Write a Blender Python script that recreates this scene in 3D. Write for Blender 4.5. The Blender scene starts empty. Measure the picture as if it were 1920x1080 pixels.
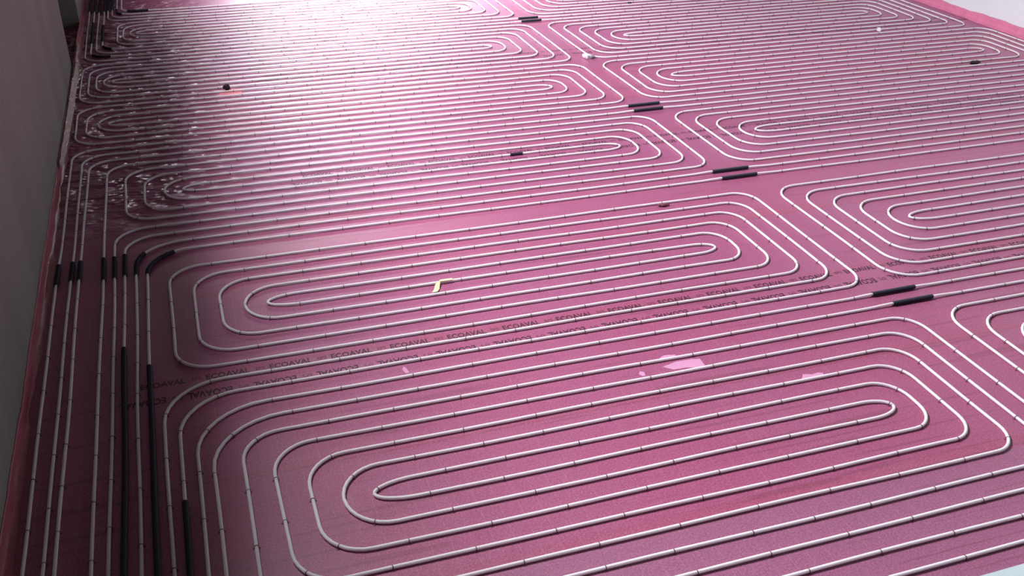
import bpy, bmesh, math, random
from mathutils import Vector, Matrix
C = bpy.context.scene.collection
R0 = random.Random(7)
# ---------------------------------------------------------------- camera, light
H = 3.417            # camera height in metres; the plan below is measured in units of H
SP, V0 = 0.0439, 1.9363   # pipe spacing and reference run, in H
F_PX, PITCH, ROLL, YAW = 1847.83, 0.51829, 0.01744, 0.335607

def camera():
    cp, sp, cr, sr = math.cos(PITCH), math.sin(PITCH), math.cos(ROLL), math.sin(ROLL)
    fwd = Vector((cp*math.sin(YAW), cp*math.cos(YAW), -sp))
    right = Vector((math.cos(YAW), -math.sin(YAW), 0))
    up = right.cross(fwd)
    Rv, Uv = cr*right + sr*up, -sr*right + cr*up
    cd = bpy.data.cameras.new('camera'); cam = bpy.data.objects.new('camera', cd)
    cd.sensor_width = 36; cd.lens = F_PX/1920*36; cd.clip_end = 200
    m = Matrix((Rv, Uv, -fwd)).transposed().to_4x4()
    m.translation = Vector((0, 0, H)); cam.matrix_world = m
    C.objects.link(cam); bpy.context.scene.camera = cam
camera()

WALL_U0, WALL_U1, WALL_H = -0.330, 3.062, 1.5
BACK_V, FRONT_V = 5.3, 0.711
# added area lamp for daylight over the left wall, placed for its falloff
sky_d = bpy.data.lights.new('daylight_lamp', 'AREA'); sky_d.shape = 'RECTANGLE'; sky_d.size = 0.42*H; sky_d.size_y = 0.9*H
sky_d.energy = 2350; sky_d.color = (0.955, 0.95, 1.0)
sky_o = bpy.data.objects.new('daylight_lamp', sky_d); C.objects.link(sky_o)
sky_o.location = (-0.76*H, 2.7*H, 2.7*H)
zt = (Vector(sky_o.location)-Vector((0.8*H, 1.5*H, 0))).normalized(); xt = (Vector((1, 0, 0))-zt*zt.x).normalized()
sky_o.rotation_euler = Matrix((xt, zt.cross(xt), zt)).transposed().to_euler()
WIN = (0.36, 1.45, 0.42, 1.28)        # opening in the back wall: u0, u1, z0, z1 (in H)
al = bpy.data.lights.new('window_daylight', 'AREA'); al.shape = 'RECTANGLE'
al.size, al.size_y = (WIN[1]-WIN[0])*H, (WIN[3]-WIN[2])*H; al.energy = 470; al.spread = math.radians(68); al.color = (0.93, 0.93, 1.0)
alo = bpy.data.objects.new('window_daylight', al); C.objects.link(alo)
alo.location = ((WIN[0]+WIN[1])/2*H, (BACK_V+0.32)*H, (WIN[2]+WIN[3])/2*H)
alo.rotation_euler = Vector((-0.165, 0.95, 0.84)).to_track_quat('Z', 'Y').to_euler()   # faces into the room, away from the left wall
w = bpy.data.worlds.new('world'); bpy.context.scene.world = w; w.use_nodes = True
w.node_tree.nodes['Background'].inputs[0].default_value = (1.0, 0.84, 0.80, 1)
w.node_tree.nodes['Background'].inputs[1].default_value = 0.05
vs = bpy.context.scene.view_settings
vs.view_transform = 'Standard'; vs.look = 'None'; vs.exposure = 0.0; vs.gamma = 1.0; vs.use_curve_mapping = False

# ---------------------------------------------------------------- helpers
def P(u, n, z=0.0):
    return Vector((u*H, (V0 + SP*n*(1+0.0065*(u-0.3)))*H, z))
def meshobj(name, verts, faces, mat, parent=None, smooth=False):
    me = bpy.data.meshes.new(name); me.from_pydata([tuple(v) for v in verts], [], faces); me.update()
    if smooth:
        for p in me.polygons: p.use_smooth = True
    me.materials.append(mat)
    o = bpy.data.objects.new(name, me); C.objects.link(o)
    if parent: o.parent = parent
    return o
def bmobj(name, bm, mat, parent=None, smooth=False):
    me = bpy.data.meshes.new(name); bm.to_mesh(me); bm.free()
    if smooth:
        for p in me.polygons: p.use_smooth = True
    me.materials.append(mat)
    o = bpy.data.objects.new(name, me); C.objects.link(o)
    if parent: o.parent = parent
    return o
def box(bm, x0, x1, y0, y1, z0, z1):
    vs_ = [bm.verts.new((x, y, z)) for x in (x0, x1) for y in (y0, y1) for z in (z0, z1)]
    for f in ((0,1,3,2), (4,6,7,5), (0,4,5,1), (2,3,7,6), (0,2,6,4), (1,5,7,3)):
        bm.faces.new([vs_[i] for i in f])
def tag(o, label, cat, group=None, kind=None):
    o['label'] = label; o['category'] = cat
    if group: o['group'] = group
    if kind: o['kind'] = kind
    return o
def struct(o): o['kind'] = 'structure'; return o
def empty(name, loc):
    o = bpy.data.objects.new(name, None); C.objects.link(o); o.location = loc; o.empty_display_size = 0.05; return o

# ---------------------------------------------------------------- materials
class NT:
    def __init__(s, name):
        s.m = bpy.data.materials.new(name); s.m.use_nodes = True; s.t = s.m.node_tree
        s.b = s.t.nodes['Principled BSDF']; s.x = 0
    def n(s, typ, **kw):
        nd = s.t.nodes.new(typ)
        for k, v in kw.items(): setattr(nd, k, v)
        return nd
    def l(s, a, b): s.t.links.new(a, b)
    def math(s, op, a, b=None, c=None, clamp=False):
        nd = s.n('ShaderNodeMath', operation=op); nd.use_clamp = clamp
        for i, v in enumerate((a, b, c)):
            if v is None: continue
            if isinstance(v, (int, float)): nd.inputs[i].default_value = v
            else: s.l(v, nd.inputs[i])
        return nd.outputs[0]
    def mix(s, f, a, b, mode='MIX'):
        nd = s.n('ShaderNodeMix', data_type='RGBA', blend_type=mode)
        for i, v in ((0, f), (6, a), (7, b)):
            if isinstance(v, (int, float)): nd.inputs[i].default_value = v
            elif isinstance(v, tuple): nd.inputs[i].default_value = v
            else: s.l(v, nd.inputs[i])
        return nd.outputs[2]
    def noise(s, vec, scale, detail=3, rough=.55):
        nd = s.n('ShaderNodeTexNoise'); nd.inputs['Scale'].default_value = scale
        nd.inputs['Detail'].default_value = detail; nd.inputs['Roughness'].default_value = rough
        s.l(vec, nd.inputs['Vector']); return nd.outputs[0]
    def scale(s, vec, sc):
        nd = s.n('ShaderNodeVectorMath', operation='MULTIPLY'); s.l(vec, nd.inputs[0]); nd.inputs[1].default_value = sc
        return nd.outputs[0]
def simple(name, col, rough=.5, spec=.5, var=0.0, vs_=8.0, bump=0.0, bs=60.0):
    k = NT(name); b = k.b; b.inputs['Roughness'].default_value = rough
    b.inputs['Specular IOR Level'].default_value = spec
    co = k.n('ShaderNodeTexCoord').outputs['Object']
    nz = k.noise(co, vs_)
    dark = tuple(c*(1-var) for c in col)+(1,); light = tuple(min(1, c*(1+var)) for c in col)+(1,)
    k.l(k.mix(nz, dark, light), b.inputs['Base Color'])
    if bump:
        bn = k.n('ShaderNodeBump'); bn.inputs['Strength'].default_value = bump; bn.inputs['Distance'].default_value = .004
        k.l(k.noise(co, bs), bn.inputs['Height']); k.l(bn.outputs[0], b.inputs['Normal'])
    return k.m

def film_material():
    k = NT('pink_insulation_film'); b = k.b
    co = k.n('ShaderNodeTexCoord').outputs['Object']     # metres on the floor
    sep = k.n('ShaderNodeSeparateXYZ'); k.l(co, sep.inputs[0]); X, Y = sep.outputs[0], sep.outputs[1]
    n_ = k.math('DIVIDE', k.math('SUBTRACT', Y, V0*H), SP*H)            # run coordinate
    strip = k.math('DIVIDE', k.math('ADD', n_, 9.7), 6.65)
    fr = k.math('FRACT', strip); fl = k.math('FLOOR', strip)
    wn = k.n('ShaderNodeTexWhiteNoise', noise_dimensions='1D'); k.l(fl, wn.inputs['W'])
    base = k.mix(wn.outputs[0], (0.365, 0.076, 0.172, 1), (0.320, 0.078, 0.186, 1))
    # the roll nearest the front is greyer and more violet
    front = k.math('LESS_THAN', n_, -23.1)
    base = k.mix(k.math('MULTIPLY', front, .8), base, (0.31, 0.120, 0.215, 1))
    # overlap of two rolls: a redder double layer with a dark edge
    ov = k.math('MULTIPLY', k.math('GREATER_THAN', fr, .0), k.math('LESS_THAN', fr, .075))
    base = k.mix(k.math('MULTIPLY', ov, .38), base, (0.36, 0.060, 0.095, 1))
    edge = k.math('LESS_THAN', k.math('ABSOLUTE', k.math('SUBTRACT', fr, .008)), .007)
    base = k.mix(k.math('MULTIPLY', edge, .45), base, (0.16, 0.035, 0.06, 1))
    # blotches of dust and wear
    n1 = k.noise(co, 1.1, 4, .6); n2 = k.noise(co, 9, 4, .65)
    base = k.mix(k.math('MULTIPLY', k.math('SUBTRACT', n1, .45, clamp=True), 1.3, clamp=True), base, (0.31, 0.125, 0.23, 1))
    base = k.mix(k.math('MULTIPLY', k.math('SUBTRACT', n2, .5, clamp=True), .9, clamp=True), base, (0.45, 0.12, 0.20, 1))
    grain = k.noise(co, 95, 3, .9)
    base = k.mix(k.math('MULTIPLY', k.math('SUBTRACT', grain, .5, clamp=True), 5.0, clamp=True), base, (0.52, 0.18, 0.30, 1))
    base = k.mix(k.math('MULTIPLY', k.math('SUBTRACT', .5, grain, clamp=True), 4.0, clamp=True), base, (0.21, 0.035, 0.095, 1))
    # printed grid: faint pale cross lines, darker creases along the runs
    gx = k.math('LESS_THAN', k.math('FRACT', k.math('DIVIDE', X, 0.10)), .022)
    brk = k.math('GREATER_THAN', k.noise(k.scale(co, (.6, 1.2, 1)), 1.3), .50)
    base = k.mix(k.math('MULTIPLY', k.math('MULTIPLY', gx, brk), .26), base, (0.62, 0.36, 0.46, 1))
    cre = k.noise(k.scale(co, (.5, 18, 1)), 1.0, 3, .6)
    cr = k.math('MULTIPLY', k.math('GREATER_THAN', cre, .62), .36)
    base = k.mix(cr, base, (0.17, 0.04, 0.07, 1))
    k.l(base, b.inputs['Base Color'])
    rg = k.math('MULTIPLY_ADD', n2, .14, .36)
    # loose, wrinkled and shinier film in the strip beside the left wall
    left = k.math('MULTIPLY', k.math('SUBTRACT', .55, X), .9, clamp=True)
    far = k.math('MULTIPLY', k.math('SUBTRACT', n_, 3), .15, clamp=True)
    lf = k.math('MULTIPLY', left, far)
    k.l(k.math('MULTIPLY_ADD', lf, -.09, rg), b.inputs['Roughness'])
    b.inputs['Specular IOR Level'].default_value = .85
    wr = k.noise(k.scale(co, (2.6, 3.4, 1)), 1.8, 2, .45)
    bn = k.n('ShaderNodeBump'); bn.inputs['Distance'].default_value = .22
    k.l(k.math('MULTIPLY', lf, .9), bn.inputs['Strength']); k.l(wr, bn.inputs['Height'])
    sm = k.noise(co, 9.0, 4, .6)
    b2 = k.n('ShaderNodeBump'); b2.inputs['Distance'].default_value = .006; b2.inputs['Strength'].default_value = .22
    k.l(sm, b2.inputs['Height']); k.l(bn.outputs[0], b2.inputs['Normal'])
    k.l(b2.outputs[0], b.inputs['Normal'])
    return k.m

def wall_material(name, c0, c1, sc, vert=True, rough=.85):
    k = NT(name); b = k.b; b.inputs['Roughness'].default_value = rough
    co = k.n('ShaderNodeTexCoord').outputs['Object']
    n1 = k.noise(k.scale(co, (1, 1.2, .18) if vert else (1, 1, 1)), sc, 5, .6)
    n2 = k.noise(co, 26, 4, .7)
    k.l(k.mix(k.math('MULTIPLY_ADD', n2, .35, k.math('MULTIPLY', n1, .7)), c0, c1), b.inputs['Base Color'])
    bn = k.n('ShaderNodeBump'); bn.inputs['Strength'].default_value = .35; bn.inputs['Distance'].default_value = .01
    k.l(n2, bn.inputs['Height']); k.l(bn.outputs[0], b.inputs['Normal'])
    return k.m

M_FILM = film_material()
M_PIPE = simple('white_pipe_plastic', (0.86, 0.81, 0.86), .6, .3, .05, 5)
M_PIPE.node_tree.nodes['Principled BSDF'].inputs['Subsurface Weight'].default_value = .75
M_PIPE.node_tree.nodes['Principled BSDF'].inputs['Subsurface Radius'].default_value = (1.0, .9, .95)
M_PIPE.node_tree.nodes['Principled BSDF'].inputs['Subsurface Scale'].default_value = .035
M_SLEEVE = simple('black_corrugated_sleeve', (0.020, 0.023, 0.042), .55, .4, .25, 30)
M_CLIP = simple('maroon_clip', (0.20, 0.055, 0.09), .5, .4, .1, 30)
M_INK = simple('dark_print', (0.075, 0.02, 0.042), .5, .4, .35, 14)
M_INK2 = simple('faint_print', (0.20, 0.05, 0.095), .5, .4, .25, 14)
M_WALL_L = wall_material('weathered_concrete', (0.12, 0.125, 0.115, 1), (0.40, 0.39, 0.36, 1), 1.1)
M_WALL_R = wall_material('pale_plaster', (0.80, 0.86, 0.88, 1), (0.95, 0.98, 1.0, 1), 1.6)
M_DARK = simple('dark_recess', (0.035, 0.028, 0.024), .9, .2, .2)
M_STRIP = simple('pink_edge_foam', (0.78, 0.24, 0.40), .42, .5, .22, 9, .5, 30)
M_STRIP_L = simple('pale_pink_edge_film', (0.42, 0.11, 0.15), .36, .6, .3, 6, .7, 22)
M_CRUMPLE = simple('crumpled_clear_film', (0.62, 0.50, 0.47), .28, .7, .2, 20, .6, 60)
M_SLAB = simple('pale_screed', (0.55, 0.66, 0.68), .8, .3, .15, 6, .3, 80)
M_YELLOW = simple('yellow_tape', (0.82, 0.80, 0.42), .55, .4, .08)
M_PINKTAPE = simple('light_pink_tape', (0.66, 0.31, 0.50), .5, .4, .08, 20)
M_WHITE = simple('white_scrap', (0.80, 0.74, 0.80), .6, .3, .1)
M_GREY = simple('grey_scrap', (0.32, 0.29, 0.31), .6, .3, .2)
M_BLACK = simple('dark_scrap', (0.03, 0.015, 0.022), .7, .3, .2)

# ---------------------------------------------------------------- setting
bm = bmesh.new()
x0, x1, y0, y1 = (WALL_U0-.1)*H, (WALL_U1+.1)*H, FRONT_V*H, (BACK_V+.1)*H
box(bm, x0, x1, y0, y1, -.12, 0)
floor = struct(bmobj('floor', bm, M_FILM))

bm = bmesh.new()                        # left wall with its tall recess
SL0, SL1 = P(0, 33.2).y, P(0, 47.0).y
box(bm, (WALL_U0-.12)*H, WALL_U0*H, 0, SL0, 0, WALL_H*H)
box(bm, (WALL_U0-.12)*H, WALL_U0*H, SL1, (BACK_V+.06)*H, 0, WALL_H*H)
struct(bmobj('wall_left', bm, M_WALL_L))
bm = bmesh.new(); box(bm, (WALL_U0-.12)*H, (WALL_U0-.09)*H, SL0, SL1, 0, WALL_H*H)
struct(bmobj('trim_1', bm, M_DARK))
bm = bmesh.new(); box(bm, WALL_U1*H, (WALL_U1+.06)*H, 0, (BACK_V+.06)*H, 0, WALL_H*H)
struct(bmobj('wall_right', bm, M_WALL_R))
bm = bmesh.new(); yb0, yb1 = BACK_V*H, (BACK_V+.06)*H
a, b_, c, d = [v*H for v in WIN]
box(bm, WALL_U0*H, a, yb0, yb1, 0, WALL_H*H); box(bm, b_, WALL_U1*H, yb0, yb1, 0, WALL_H*H)
box(bm, a, b_, yb0, yb1, 0, c); box(bm, a, b_, yb0, yb1, d, WALL_H*H)
struct(bmobj('wall_back', bm, M_WALL_L))
bm = bmesh.new(); t = .06
box(bm, a, a+t, yb0-.01, yb0+.08, c, d); box(bm, b_-t, b_, yb0-.01, yb0+.08, c, d)
box(bm, a+t, b_-t, yb0-.01, yb0+.08, c, c+t); box(bm, a+t, b_-t, yb0-.01, yb0+.08, d-t, d)
struct(bmobj('window_1', bm, M_WALL_R))
bm = bmesh.new(); box(bm, WALL_U0*H, WALL_U1*H, -.3*H, FRONT_V*H, -.12, .012)
struct(bmobj('trim_2', bm, M_SLAB))

def edge_strip(name, u_wall, side, h, foot, mat, label, n0, n1, seed):
    """film turned up against the wall: foot on the floor, fold, upstand; gently wavy"""
    r = random.Random(seed); verts, faces = [], []
    N = 220; ph = [r.uniform(0, 6.3) for _ in range(6)]
    for i in range(N+1):
        n = n0 + (n1-n0)*i/N
        wv = sum(math.sin(n*f+ph[j])*a_ for j, (f, a_) in enumerate(((.31, .006), (.9, .004), (2.3, .003), (5.1, .0015))))
        y = P(u_wall, n).y; x = u_wall*H
        prof = [(x-side*(foot+wv*2), .0015), (x-side*(foot*.45+wv), .006+abs(wv)*.6), (x-side*.022, .012), (x-side*(.008+abs(wv)*.4), .035),
                (x-side*(.006+abs(wv)*.6), h*.6), (x-side*(.004+abs(wv)*.3), h+wv*1.3), (x-side*.002, h+wv*1.3)]
        verts += [(px, y, pz) for px, pz in prof]
    m = 7
    for i in range(N):
        for j in range(m-1):
            a0 = i*m+j; f = (a0, a0+1, a0+m+1, a0+m); faces.append(f if side > 0 else f[::-1])
    o = meshobj(name, verts, faces, mat, smooth=True)
    return tag(o, label, 'edge strip')
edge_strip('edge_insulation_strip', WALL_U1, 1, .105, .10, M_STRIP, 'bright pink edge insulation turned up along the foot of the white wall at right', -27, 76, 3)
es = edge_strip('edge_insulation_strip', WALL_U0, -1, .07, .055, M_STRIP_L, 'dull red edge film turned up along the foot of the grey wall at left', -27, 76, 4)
# crumpled pale film where the recess ends, running down the left edge
r = random.Random(11); verts, faces = [], []; N = 90
for i in range(N+1):
    f = i/N; n = 14 + 26*f
    peak = math.exp(-((n-32.5)/2.2)**2)
    wd = (.008 + .034*math.sin(min(1, f*1.15)*math.pi)**.7) + .06*peak
    for j in range(6):
        g = j/5
        x = WALL_U0*H + .026 + g*wd + r.uniform(-.003, .003)
        z = .092 - g*.050 + .03*peak*math.sin(g*7) + r.uniform(-.006, .006)
        verts.append((x, P(0, n).y, max(z, .030)))
for i in range(N):
    for j in range(5):
        a0 = i*6+j; faces.append((a0, a0+1, a0+7, a0+6))
tag(meshobj('plastic_film', verts, faces, M_CRUMPLE, smooth=False), 'pale crumpled plastic film lying along the foot of the left wall below the dark recess', 'plastic film')

# ---------------------------------------------------------------- pipes
PR = 0.0095
def rounded(pts, radii):
    """pts in (u, n); elliptical corners (ru in H, rn in runs); returns dense list of (u, n)"""
    out = [pts[0]]
    for i in range(1, len(pts)-1):
        p0, p1, p2 = pts[i-1], pts[i], pts[i+1]; ru, rn = radii[i]
        def ext(q):
            du, dn = q[0]-p1[0], q[1]-p1[1]
            if abs(du)*20 > abs(dn):
                return (p1[0]+math.copysign(min(ru, abs(du)*.5), du), p1[1])
            return (p1[0], p1[1]+math.copysign(min(rn, abs(dn)*.5), dn))
        a_, b__ = ext(p0), ext(p2); k = .5523
        c1 = (a_[0]+(p1[0]-a_[0])*k, a_[1]+(p1[1]-a_[1])*k); c2 = (b__[0]+(p1[0]-b__[0])*k, b__[1]+(p1[1]-b__[1])*k)
        for s in range(9):
            t = s/8; q = [(1-t)**3*a_[m]+3*(1-t)**2*t*c1[m]+3*(1-t)*t*t*c2[m]+t**3*b__[m] for m in (0, 1)]
            out.append(tuple(q))
    out.append(pts[-1]); return out
def to_world(path, seed, amp=.0028):
    r = random.Random(seed); ph = [r.uniform(0, 6.3) for _ in range(4)]
    raw = []
    for (u0, n0), (u1, n1) in zip(path, path[1:]):
        a_, b__ = P(u0, n0), P(u1, n1); L = (b__-a_).length
        k = max(1, int(L/.16))
        for s in range(k): raw.append(a_.lerp(b__, s/k))
    raw.append(P(*path[-1]))
    out = []; S = 0
    for i, p in enumerate(raw):
        if i: S += (p-raw[i-1]).length
        d = (raw[min(i+1, len(raw)-1)]-raw[max(i-1, 0)]); d.normalize(); nn = Vector((-d.y, d.x, 0))
        wv = amp*(math.sin(S*1.9+ph[0])+.7*math.sin(S*3.7+ph[1])+.5*math.sin(S*.63+ph[2]))
        zz = .0012*(1+math.sin(S*5.3+ph[3]))
        out.append(p+nn*wv+Vector((0, 0, PR+.0012+zz*.5)))
    return out
def tube(pts, rad, sides=10, ribs=None, caps=True, hollow=None):
    verts, faces = [], []
    if ribs:                                   # resample for corrugation
        res = [pts[0]]; acc = 0
        for a_, b__ in zip(pts, pts[1:]):
            L = (b__-a_).length; t = ribs-acc
            while t <= L: res.append(a_.lerp(b__, t/L)); t += ribs
            acc = (acc+L) % ribs
        pts = res
    n = len(pts)
    for i, p in enumerate(pts):
        d = pts[min(i+1, n-1)]-pts[max(i-1, 0)]; d.normalize()
        sd = Vector((d.y, -d.x, 0)); sd.normalize(); up = sd.cross(d)
        rr = rad*(1 if not ribs else (1.0 if i % 2 else .84))
        for k in range(sides):
            t = 2*math.pi*k/sides; verts.append(p+sd*math.cos(t)*rr+up*math.sin(t)*rr)
    for i in range(n-1):
        for k in range(sides):
            a0, a1 = i*sides+k, i*sides+(k+1) % sides
            faces.append((a0, a1, a1+sides, a0+sides))
    if hollow:
        b0 = len(verts)
        for i in range(n):
            p = pts[i]; d = pts[min(i+1, n-1)]-pts[max(i-1, 0)]; d.normalize()
            sd = Vector((d.y, -d.x, 0)); sd.normalize(); up = sd.cross(d)
            for k in range(sides):
                t = 2*math.pi*k/sides; verts.append(p+sd*math.cos(t)*hollow+up*math.sin(t)*hollow)
        for k in range(sides):
            k2 = (k+1) % sides; e0 = b0+(n-1)*sides
            faces.append((b0+k, b0+k2, k2, k)); faces.append(((n-1)*sides+k, (n-1)*sides+k2, e0+k2, e0+k))
            for i in range(n-1):
                c0 = b0+i*sides; faces.append((c0+k2, c0+k, c0+sides+k, c0+sides+k2))
    elif caps:
        faces.append(tuple(range(sides))[::-1]); faces.append(tuple((n-1)*sides+k for k in range(sides)))
    return verts, faces

def clip_mesh():
    bm = bmesh.new(); w2 = .0021; ro, ri = PR+.0022, PR+.0002; N = 8
    prof_o = [(math.cos(math.pi*k/N)*ro, PR+math.sin(math.pi*k/N)*ro) for k in range(N+1)]
    prof_i = [(math.cos(math.pi*k/N)*ri, PR+math.sin(math.pi*k/N)*ri) for k in range(N+1)]
    po = [(ro, 0)]+prof_o+[(-ro, 0)]; pi = [(ri, 0)]+prof_i+[(-ri, 0)]
    rows = []
    for y in (-w2, w2):
        rows.append(([bm.verts.new((a_, y, z)) for a_, z in po], [bm.verts.new((a_, y, z)) for a_, z in pi]))
    for k in range(len(po)-1):
        bm.faces.new((rows[0][0][k], rows[1][0][k], rows[1][0][k+1], rows[0][0][k+1]))
        bm.faces.new((rows[0][1][k+1], rows[1][1][k+1], rows[1][1][k], rows[0][1][k]))
        for s in (0, 1):
            f = (rows[s][0][k], rows[s][0][k+1], rows[s][1][k+1], rows[s][1][k]); bm.faces.new(f if s == 0 else f[::-1])
    for s in (-1, 1):                      # flat feet pressed on the film
        xx = sorted((s*ro, s*(ro+.007))); box(bm, xx[0], xx[1], -.005, .005, 0, .0022)
    me = bpy.data.meshes.new('staple'); bm.to_mesh(me); bm.free(); me.materials.append(M_CLIP); return me
CLIP = clip_mesh()
cam_m = bpy.context.scene.camera.matrix_world.inverted()
def in_frame(p):
    q = cam_m @ p; x, y = F_PX*q.x/-q.z, F_PX*q.y/-q.z
    return abs(x) < 960 and abs(y) < 540
DOWN = (.10, 2.3)
circuits = {}
def build_circuit(key, label, pts, radii, skip=(), seed=0):
    circuits[key] = dict(wp=to_world(rounded(pts, radii), seed), label=label, seed=seed, skip=list(skip), raised=[])
def finish_circuit(c):
    wp, seed = c['wp'], c['seed']
    root = tag(empty('heating_circuit', (wp[0].x, wp[0].y, 0)), c['label'], 'heating pipe')
    off = Vector((wp[0].x, wp[0].y, 0)); wp = [p-off for p in wp]
    v, f = tube(wp, PR)
    meshobj('pipe', v, f, M_PIPE, root, smooth=True)
    r = random.Random(seed+50); S = 0; nxt = .2; cl = []
    for a_, b__ in zip(wp, wp[1:]):
        L = (b__-a_).length
        while S+L > nxt:
            p = a_.lerp(b__, (nxt-S)/L); d = (b__-a_).normalized()
            cl.append((p+off, math.atan2(d.y, d.x))); nxt += r.uniform(.33, .44)
        S += L
    keep = [q for q in cl if q[0].z < PR+.0035 and not any((q[0]-s_).length < .06 for s_ in c['raised'])]
    vis = [q for q in keep if in_frame(q[0])]
    vis.sort(key=lambda q: (q[0]-Vector((0, 0, H))).length)
    near, rest = vis[:100], vis[100:]+[q for q in keep if not in_frame(q[0])]
    for p, an in near:
        o = bpy.data.objects.new('staple', CLIP); o.location = (p.x-off.x, p.y-off.y, 0.0005); o.rotation_euler = (0, 0, an+math.pi/2)
        o.parent = root; C.objects.link(o)
    if rest:
        V, Fc = [], []
        cv = [v_.co.copy() for v_ in CLIP.vertices]; cf = [tuple(p.vertices) for p in CLIP.polygons]
        for p, an in rest:
            m = Matrix.Translation((p.x-off.x, p.y-off.y, 0.0005)) @ Matrix.Rotation(an+math.pi/2, 4, 'Z'); b0 = len(V)
            V += [m @ q for q in cv]; Fc += [tuple(i+b0 for i in q) for q in cf]
        o = meshobj('staple', V, Fc, M_CLIP, root); o['kind'] = 'stuff'

def spiral(top, order, right_u, left_u, start, end, first_right=True, lr=((.065, 1.5),)*1, rr=((.05, 1.25),)*1):
    """order: run numbers walked, turning at the right then left alternately"""
    pts, rad = list(start[0]), list(start[1]); right = True
    for k, (i, j) in enumerate(zip(order, order[1:])):
        u = (right_u if right else left_u)(min(i, j))
        r_ = rr[0] if right else lr[0]
        pts += [(u, top-i), (u, top-j)]; rad += [r_, r_]; right = not right
    pts += list(end[0]); rad += list(end[1]); return pts, rad
def walk(start, sr, sl, stop):
    o = [start]; right = True
    while True:
        nx = (sr if right else sl)-o[-1]; o.append(nx); right = not right
        if nx == stop: return o
def leadpts(u, n_run, n_end, rad=DOWN):      # from far end of the lead to its elbow
    return [(u, n_end), (u, n_run)], [(0, 0), rad]
def rev(l): return l[0][::-1], l[1][::-1]
END = -27.75; TOPN = 57.5
RU = lambda i: 1.290-.0446*i
def skip_pts(*ps): return [P(u, n, PR) for u, n in ps]
AIS = lambda n: [(u, n) for u in (1.28, 1.32, 1.36)]
# left side of the aisle, front to back
p, r_ = spiral(-14, walk(11, 11, 9, 10), RU, lambda i: .003+.0445*i, leadpts(.05, -25, END), rev(leadpts(.02, -24, END)))
build_circuit('L1', 'white heating pipe coiled in the largest nearest loop field, bottom centre', p, r_, seed=1)
p, r_ = spiral(0, walk(11, 11, 9, 10), RU, lambda i: -.085+.0455*i, leadpts(-.086, -11, END), rev(leadpts(-.108, -10, END)))
build_circuit('L2', 'white heating pipe looped under the yellow tape scrap, left of the aisle', p, r_, seed=2)
p, r_ = spiral(13, walk(9, 9, 7, 8), RU, lambda i: -.17+.044*i, leadpts(-.171, 4, END, (.07, 1.6)), rev(leadpts(-.190, 5, END, (.07, 1.6))))
build_circuit('L3', 'white heating pipe loop field just above the wide bare band, left of the aisle', p, r_, seed=3)
p, r_ = spiral(25, walk(9, 9, 7, 8), RU, lambda i: -.301+.029*i, leadpts(-.275, 16, END, (.06, 1.4)), rev(leadpts(-.301, 17, END, (.06, 1.4))))
build_circuit('L4', 'white heating pipe loop field second from the wide bare band, left of the aisle', p, r_, seed=4)
p, r_ = spiral(37, walk(0, 11, 13, 1), RU, lambda i: -.301+.022*(i-2), leadpts(-.284, 37, TOPN, (.06, 1.4)), rev(leadpts(-.302, 36, TOPN, (.06, 1.4))))
build_circuit('L5', 'white heating pipe loop field crossing the small torn pink patch, left of the aisle', p, r_, seed=5)
p, r_ = spiral(49, walk(0, 9, 11, 1), RU, lambda i: -.20+.022*(i-2), leadpts(-.22, 49, TOPN, (.04, 1.2)), rev(leadpts(-.235, 48, TOPN, (.04, 1.2))))
build_circuit('L6', 'white heating pipe loop field at the very top edge, left of the aisle', p, r_, seed=6)
# right side of the aisle; their leads cross it inside sleeves
LU = lambda i: 1.358+.0457*i
WR = lambda base, off: (lambda i: base-.0452*(i+off))
p, r_ = spiral(-14, walk(13, 13, 11, 12), WR(3.0, 0), LU, leadpts(.12, -27, -27.8, (.03, .3)), rev(leadpts(.08, -26, -27.8, (.05, .8))))
build_circuit('R1', 'white heating pipe loops cut by the right picture edge, nearest of the right fields', p, r_, skip_pts(*AIS(-26), *AIS(-27)), 7)
p, r_ = spiral(0, walk(13, 13, 11, 12), WR(3.0, 0), LU, leadpts(-.041, -13, END, (.12, 2.6)), rev(leadpts(-.063, -12, END, (.12, 2.6))))
build_circuit('R2', 'white heating pipe nested loops beside the aisle above the nearest black sleeve pair', p, r_, skip_pts(*AIS(-12), *AIS(-13)), 8)
p, r_ = spiral(13, walk(11, 11, 9, 10), WR(3.005, 0), LU, leadpts(-.128, 2, END), rev(leadpts(-.149, 3, END)))
build_circuit('R3', 'white heating pipe loop field right of the aisle above the second nearest sleeve pair', p, r_, skip_pts(*AIS(2), *AIS(3)), 9)
p, r_ = spiral(25, walk(11, 11, 9, 10), WR(3.005, 0), LU, leadpts(-.213, 14, END, (.06, 1.4)), rev(leadpts(-.259, 15, END, (.06, 1.4))))
build_circuit('R4', 'white heating pipe loop field right of the aisle above the third nearest sleeve pair', p, r_, skip_pts(*AIS(14), *AIS(15)), 10)
p, r_ = spiral(37, walk(-2, 9, 11, -1), WR(2.972, 2), LU, leadpts(-.248, 39, TOPN, (.05, 1.3)), rev(leadpts(-.267, 38, TOPN, (.05, 1.3))))
build_circuit('R5', 'white heating pipe loop field right of the aisle just below the farthest sleeve pair', p, r_, skip_pts(*AIS(38), *AIS(39)), 11)
p, r_ = spiral(49, walk(-2, 7, 9, -1), WR(2.972, 2), LU, leadpts(-.185, 51, TOPN, (.05, 1.0)), rev(leadpts(-.203, 50, TOPN, (.05, 1.0))))
build_circuit('R6', 'white heating pipe loop field right of the aisle above the farthest sleeve pair', p, r_, skip_pts(*AIS(50), *AIS(51)), 12)

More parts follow.
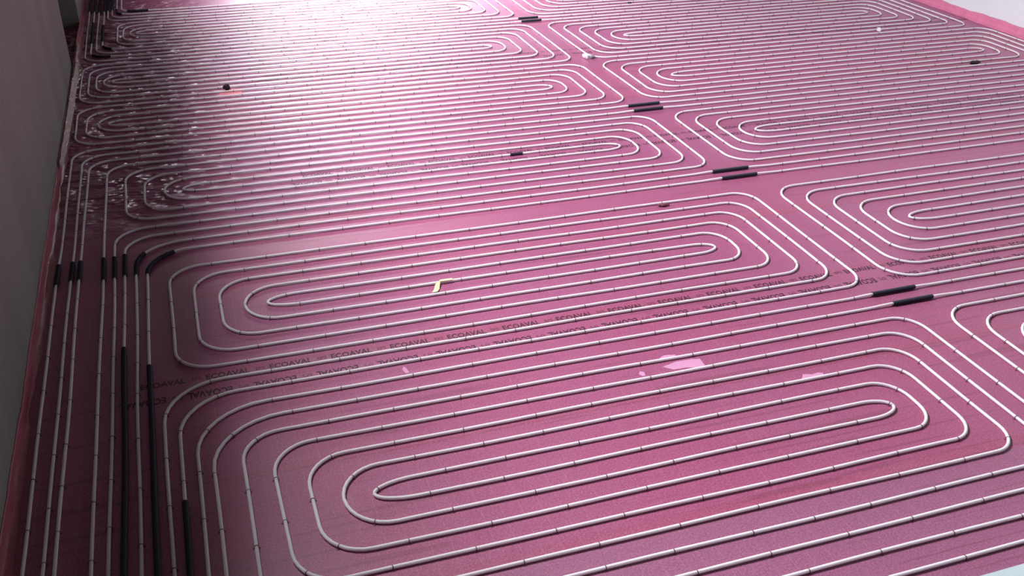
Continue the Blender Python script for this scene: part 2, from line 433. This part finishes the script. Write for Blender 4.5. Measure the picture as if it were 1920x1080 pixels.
# ---------------------------------------------------------------- black sleeves slipped over the pipes
def sleeve(key, a_, b__, label, group=None, rad=.0165):
    c = circuits[key]; wp = c['wp']; pa, pb = P(*a_, PR), P(*b__, PR)
    near = lambda pl, q: min(range(len(pl)), key=lambda i: (pl[i].xy-q.xy).length)
    ia, ib = sorted((near(wp, pa), near(wp, pb)))
    lo, hi = max(ia-3, 0), min(ib+4, len(wp)-1)
    dense = []
    for i in range(lo, hi):
        k = max(1, round((wp[i+1]-wp[i]).length/.012))
        for j in range(k): dense.append(wp[i].lerp(wp[i+1], j/k))
    dense.append(wp[hi].copy())
    ja, jb = sorted((near(dense, pa), near(dense, pb)))
    zc = rad+.0008                                   # inside a sleeve the pipe is lifted by the sleeve wall
    for i, q in enumerate(dense):
        d = max(ja-i, i-jb, 0)*.012; t = max(0, min(1, 1-(d-.012)/.20)); t = t*t*(3-2*t)
        q.z = max(q.z, q.z+(zc-q.z)*t)
    c['wp'] = wp[:lo]+dense+wp[hi+1:]; c['raised'] += dense[max(0, ja-4):jb+5:4]
    v, f = tube([q.copy() for q in dense[ja:jb+1]], rad, 14, ribs=.0055, hollow=.0122)
    o = meshobj('pipe_sleeve', v, f, M_SLEEVE, smooth=False)
    tag(o, label, 'pipe sleeve', group)
    return o
G = 'black sleeves on the pipes crossing the aisle'
for key, nn, ua, ub, lab in (
    ('R5', 39, 1.282, 1.366, 'upper of the farthest pair of black corrugated sleeves in the aisle'),
    ('R5', 38, 1.278, 1.362, 'lower of the farthest pair of black corrugated sleeves in the aisle'),
    ('R4', 15, 1.268, 1.373, 'upper of the second farthest pair of black sleeves in the aisle'),
    ('R4', 14, 1.267, 1.365, 'lower of the second farthest pair of black sleeves in the aisle'),
    ('R3', 3, 1.266, 1.371, 'upper of the black sleeve pair beside the wide bare band, in the aisle'),
    ('R3', 2, 1.270, 1.370, 'lower of the black sleeve pair beside the wide bare band, in the aisle'),
    ('R2', -12, 1.269, 1.373, 'upper of the nearest and largest pair of black sleeves in the aisle'),
    ('R2', -13, 1.283, 1.383, 'lower of the nearest and largest pair of black sleeves in the aisle')):
    sleeve(key, (ua, nn), (ub, nn), lab, G)
G = 'black sleeves in a row on the pipes beside the left wall'
for key, a_, b__, lab in (
    ('L4', (-.301, -.2), (-.301, 1.85), 'leftmost short black sleeve of the row beside the left wall'),
    ('L4', (-.275, 0), (-.275, 1.95), 'second short black sleeve from the left wall, left of a touching pair'),
    ('R4', (-.259, 0), (-.259, 1.95), 'third short black sleeve from the left wall, right of a touching pair'),
    ('R4', (-.213, -.3), (-.213, 1.9), 'fourth short black sleeve from the left wall, standing apart'),
    ('L3', (-.190, -.35), (-.190, 1.95), 'fifth short black sleeve from the left wall in the row'),
    ('L3', (-.171, -.2), (-.171, 2.1), 'sixth short black sleeve from the left wall, last straight one'),
    ('R3', (-.150, -.26), (-.138, 2.15), 'slightly bent black sleeve between the straight ones and the strongly curved one'),
    ('R3', (-.129, -.3), (-.07, 1.85), 'strongly curved black sleeve at the right end of the short row')):
    sleeve(key, a_, b__, lab, G)
G = 'long black sleeves running to the bottom picture edge'
sleeve('L3', (-.171, -6.6), (-.171, -27), 'leftmost of the long black sleeves running off the bottom edge', G)
sleeve('R3', (-.128, -8.3), (-.128, -27), 'middle one of the long black sleeves running off the bottom edge', G)
sleeve('L2', (-.086, -17), (-.086, -27), 'shortest and rightmost black sleeve running off the bottom edge', G)
G = 'black sleeves in the far left corner'
for key, a_, b__, lab in (
    ('L5', (-.275, 37.7), (-.215, 37), 'curved black sleeve nearest the viewer in the far left corner'),
    ('L5', (-.284, 40.8), (-.284, 47.5), 'straight bluish black sleeve nearest the wall in the far left corner'),
    ('R5', (-.243, 39.9), (-.215, 39), 'small bent black sleeve end right of the wall sleeve in the far left corner'),
    ('R5', (-.248, 41.2), (-.248, 46.5), 'straight dark sleeve second from the wall in the far left corner'),
    ('R6', (-.17, 50.9), (-.083, 51), 'long black sleeve pointing right, at the top of the far left corner'),
    ('R6', (-.203, 51.8), (-.185, 50.2), 'short bent black sleeve beside the long one pointing right, far left corner'),
    ('L5', (-.302, 51.5), (-.302, 57.2), 'black sleeve closest to the wall in the bundle at the top left'),
    ('L5', (-.284, 51.3), (-.284, 57.2), 'black sleeve second from the wall in the bundle at the top left'),
    ('R5', (-.267, 51.0), (-.267, 57.2), 'black sleeve third from the wall in the bundle at the top left'),
    ('R5', (-.248, 51.2), (-.248, 57.2), 'black sleeve fourth from the wall in the bundle at the top left'),
    ('L6', (-.235, 51.4), (-.235, 57.2), 'black sleeve fifth from the wall in the bundle at the top left'),
    ('L6', (-.220, 51.6), (-.220, 57.2), 'black sleeve rightmost in the bundle at the top left')):
    sleeve(key, a_, b__, lab, G)

for c_ in circuits.values(): finish_circuit(c_)

# ---------------------------------------------------------------- print on the film
def text_mesh(body):
    cu = bpy.data.curves.new('lettering', 'FONT'); cu.body = body; cu.resolution_u = 2; cu.offset = .03
    o = bpy.data.objects.new('lettering', cu); C.objects.link(o)
    me = bpy.data.meshes.new_from_object(o.evaluated_get(bpy.context.evaluated_depsgraph_get()))
    C.objects.unlink(o); bpy.data.objects.remove(o)
    vs_ = [v.co.copy() for v in me.vertices]; fs = [tuple(p.vertices) for p in me.polygons]
    x0_, x1_ = min(v.x for v in vs_), max(v.x for v in vs_); y0_, y1_ = min(v.y for v in vs_), max(v.y for v in vs_)
    return [((v.x-x0_)/(x1_-x0_), (v.y-y0_)/(y1_-y0_)) for v in vs_], fs
BIG, SMALL = text_mesh('ECOAVAL'), text_mesh('EPS')
big_v, big_f, sm_v, sm_f = [], [], [], []
def place(T, V, Fc, u0_, u1_, n_lo, n_hi, flip):
    b0 = len(V)
    for x, y in T[0]:
        if flip: x, y = 1-x, 1-y
        V.append(P(u0_+(u1_-u0_)*x, n_lo+(n_hi-n_lo)*y, .0006))
    Fc += [tuple(i+b0 for i in q) for q in T[1]]
def text_row(nlo, nhi, u_start, u_end, flip, phase):
    u = u_start+phase; k = 0
    while u < u_end:
        place(BIG, big_v, big_f, u, u+.075, nlo, nhi, flip)
        place(SMALL, sm_v, sm_f, u+.085, u+.102, nlo+.10, nhi-.06, flip)
        u += .1095
for n0_ in (-9.9, 9.25, 28.8):
    text_row(n0_+.10, n0_+.47, -.2 if n0_ < 0 else .2, 2.98, False, .054)
    text_row(n0_-1.05, n0_-.62, -.2 if n0_ < 0 else .2, 2.98, True, .020)
meshobj('printed_lettering', big_v, big_f, M_INK, floor)
meshobj('printed_lettering', sm_v, sm_f, M_INK2, floor)

# ---------------------------------------------------------------- scraps lying on the floor
def sheet(name, outline, mat, label, cat, z=.0006, bulge=0.0, seed=0, thick=.0003, group=None):
    """thin scrap: outline in world xy metres, fanned and gently crumpled, with real thickness"""
    r = random.Random(seed); bm = bmesh.new()
    cx = sum(p[0] for p in outline)/len(outline); cy = sum(p[1] for p in outline)/len(outline)
    rings = []
    for f in (1, .66, .33):
        rings.append([bm.verts.new((cx+(x-cx)*f, cy+(y-cy)*f, z+bulge*(1-f)*r.uniform(.5, 1.5)+r.uniform(0, .0002))) for x, y in outline])
    cv = bm.verts.new((cx, cy, z+bulge)); n = len(outline)
    for a_, b__ in zip(rings, rings[1:]):
        for i in range(n): bm.faces.new((a_[i], a_[(i+1) % n], b__[(i+1) % n], b__[i]))
    for i in range(n): bm.faces.new((rings[-1][i], rings[-1][(i+1) % n], cv))
    bmesh.ops.recalc_face_normals(bm, faces=bm.faces)
    bmesh.ops.solidify(bm, geom=bm.faces[:], thickness=-thick)
    return tag(bmobj(name, bm, mat), label, cat, group)
def out_un(pts): return [tuple(P(u, n))[:2] for u, n in pts]
def ribbon(name, path, width_dir, mat, label, cat, thick=.0012):
    """strip of tape following 3D points"""
    V, Fc = [], []
    for p_, w_ in zip(path, width_dir):
        for s in (-1, 1):
            for dz in (0, thick): V.append(Vector(p_)+Vector(w_)*s+Vector((0, 0, dz)))
    m = 4
    for i in range(len(path)-1):
        a0 = i*m
        for q in ((0, 2, 6, 4), (1, 5, 7, 3), (0, 4, 5, 1), (2, 3, 7, 6)): Fc.append(tuple(a0+j for j in q))
    Fc.append((0, 1, 3, 2)); e0 = (len(path)-1)*m; Fc.append((e0, e0+2, e0+3, e0+1))
    return tag(meshobj(name, V, Fc, mat), label, cat)
# yellow tape: one end along the upper pipe, bent down over to the next pipe
ya = P(.468, -5.0); yb = P(.440, -5.0); yc = P(.428, -5.55); yd = P(.420, -5.95)
top = .0232
ribbon('tape_scrap', [(ya.x, ya.y, top), ((ya.x+yb.x)/2, (ya.y+yb.y)/2, top+.0006), (yb.x, yb.y, top+.001), (yb.x-.016, yb.y-.022, .020), (yc.x, yc.y, .006), (yd.x, yd.y+.012, .014), (yd.x, yd.y, .0238)],
       [(.001, .011, 0), (.001, .012, 0), (.010, .010, 0), (.017, .003, 0), (.020, 0, 0), (.019, 0, 0), (.019, 0, 0)],
       M_YELLOW, 'pale yellow bent tape scrap stuck across two white pipes', 'tape scrap')
def quad_px(pts):       # points on the floor given in plan (u, n)
    return out_un(pts)
sheet('tape_patch', out_un([(.760, -14.70), (.744, -14.38), (.775, -14.20), (.806, -14.22), (.822, -14.30), (.820, -14.86), (.808, -14.88), (.785, -14.72)]), M_PINKTAPE,
      'large light pink patch on the film below centre, between two pipes', 'tape patch', seed=1)
sheet('tape_patch', out_un([(.752, -13.75), (.765, -13.62), (.785, -13.72), (.782, -13.9), (.757, -13.92)]), M_PINKTAPE,
      'small light pink tape end sticking out above the pipe over the large pink patch', 'tape patch', seed=2)
sheet('tape_patch', out_un([(.965, -16.83), (.975, -16.55), (.992, -16.68), (1.004, -16.62), (1.012, -16.72), (1.008, -16.9), (.985, -16.9)]), M_PINKTAPE,
      'small ragged light pink patch resting against a pipe, right of the large one', 'tape patch', seed=3)
sheet('tape_patch', out_un([(.694, -14.55), (.700, -14.38), (.706, -14.5), (.703, -14.75), (.697, -14.72)]), M_PINKTAPE,
      'tiny light pink fleck left of the large pink patch', 'tape patch', seed=4)
sheet('tape_patch', out_un([(.296, -11.42), (.300, -11.2), (.304, -11.35), (.306, -11.7), (.300, -11.72)]), M_PINKTAPE,
      'tiny light pink fleck below the dark lettering at left of centre', 'tape patch', seed=5)
sheet('torn_patch', out_un([(.095, 25.25), (.108, 26.3), (.125, 26.75), (.15, 26.8), (.172, 26.2), (.17, 25.45), (.13, 25.2)]), simple('salmon_foam', (0.85, 0.26, 0.32), .6, .3, .15, 25),
      'torn salmon pink patch with a dark hole, upper left', 'torn patch', bulge=.0, seed=6)
def lump(name, u, n, sx, sy, sz, mat, label, cat, seed, ang=0.0, tip=0.0):
    r = random.Random(seed); bm = bmesh.new(); bmesh.ops.create_icosphere(bm, subdivisions=3, radius=1)
    for v in bm.verts:
        q = v.co.copy(); f = 1+.25*math.sin(q.x*5+seed)*math.cos(q.y*4+seed)+r.uniform(-.10, .10)
        v.co = Vector((q.x*sx*f, q.y*sy*f, q.z*sz*f + tip*q.x*sx))
    mz = min(v.co.z for v in bm.verts)
    for v in bm.verts: v.co.z -= mz
    bmesh.ops.rotate(bm, verts=bm.verts, matrix=Matrix.Rotation(ang, 3, 'Z'))
    o = bmobj(name, bm, mat, smooth=True); o.location = P(u, n, .001)
    return tag(o, label, cat)
lump('foam_lump', .129, 26.5, .035, .045, .03, M_BLACK, 'dark lump standing in for the hole of the torn salmon pink patch, upper left', 'lump', 3)  # dark lump added in place of the patch's hole, which is not cut
lump('paper_scrap', 1.336, 26.3, .012, .05, .028, M_WHITE, 'white crumpled scrap standing in the aisle beneath the far loops', 'scrap', 5, .35, .3)
lump('plastic_scrap', 1.362, 26.35, .04, .03, .018, M_GREY, 'grey crumpled scrap touching the white one in the aisle', 'scrap', 6, -.3)
lump('paper_scrap', 2.560, 26.5, .018, .06, .028, M_WHITE, 'white crumpled scrap among the pipes near the top right', 'scrap', 8, -.3, .2)
lump('foam_lump', 2.628, 16.5, .07, .04, .018, M_BLACK, 'dark lump wedged between the pipes at the far right', 'lump', 9, .1)
lump('foam_lump', 1.815, 41.5, .03, .03, .012, M_BLACK, 'small dark lump between pipes at the top, right of the aisle', 'lump', 10)
lump('foam_lump', 1.055, -.27, .05, .018, .010, M_CLIP, 'flat dark reddish scrap under the uppermost pipe below the wide bare band', 'lump', 12)

# dark coupling on a pipe in the third field
wp = circuits['L3']['wp']; i = min(range(len(wp)), key=lambda i: (wp[i].xy-P(.818, 9.0).xy).length)
d = (wp[i+1]-wp[i-1]).normalized(); ctr = wp[i]
v, f = tube([ctr-d*.06, ctr+d*.06], .0135, 14, hollow=.0105)
tag(meshobj('pipe_coupling', v, f, M_SLEEVE, smooth=False), 'short dark coupling on a pipe beside the upper row of lettering', 'coupling')
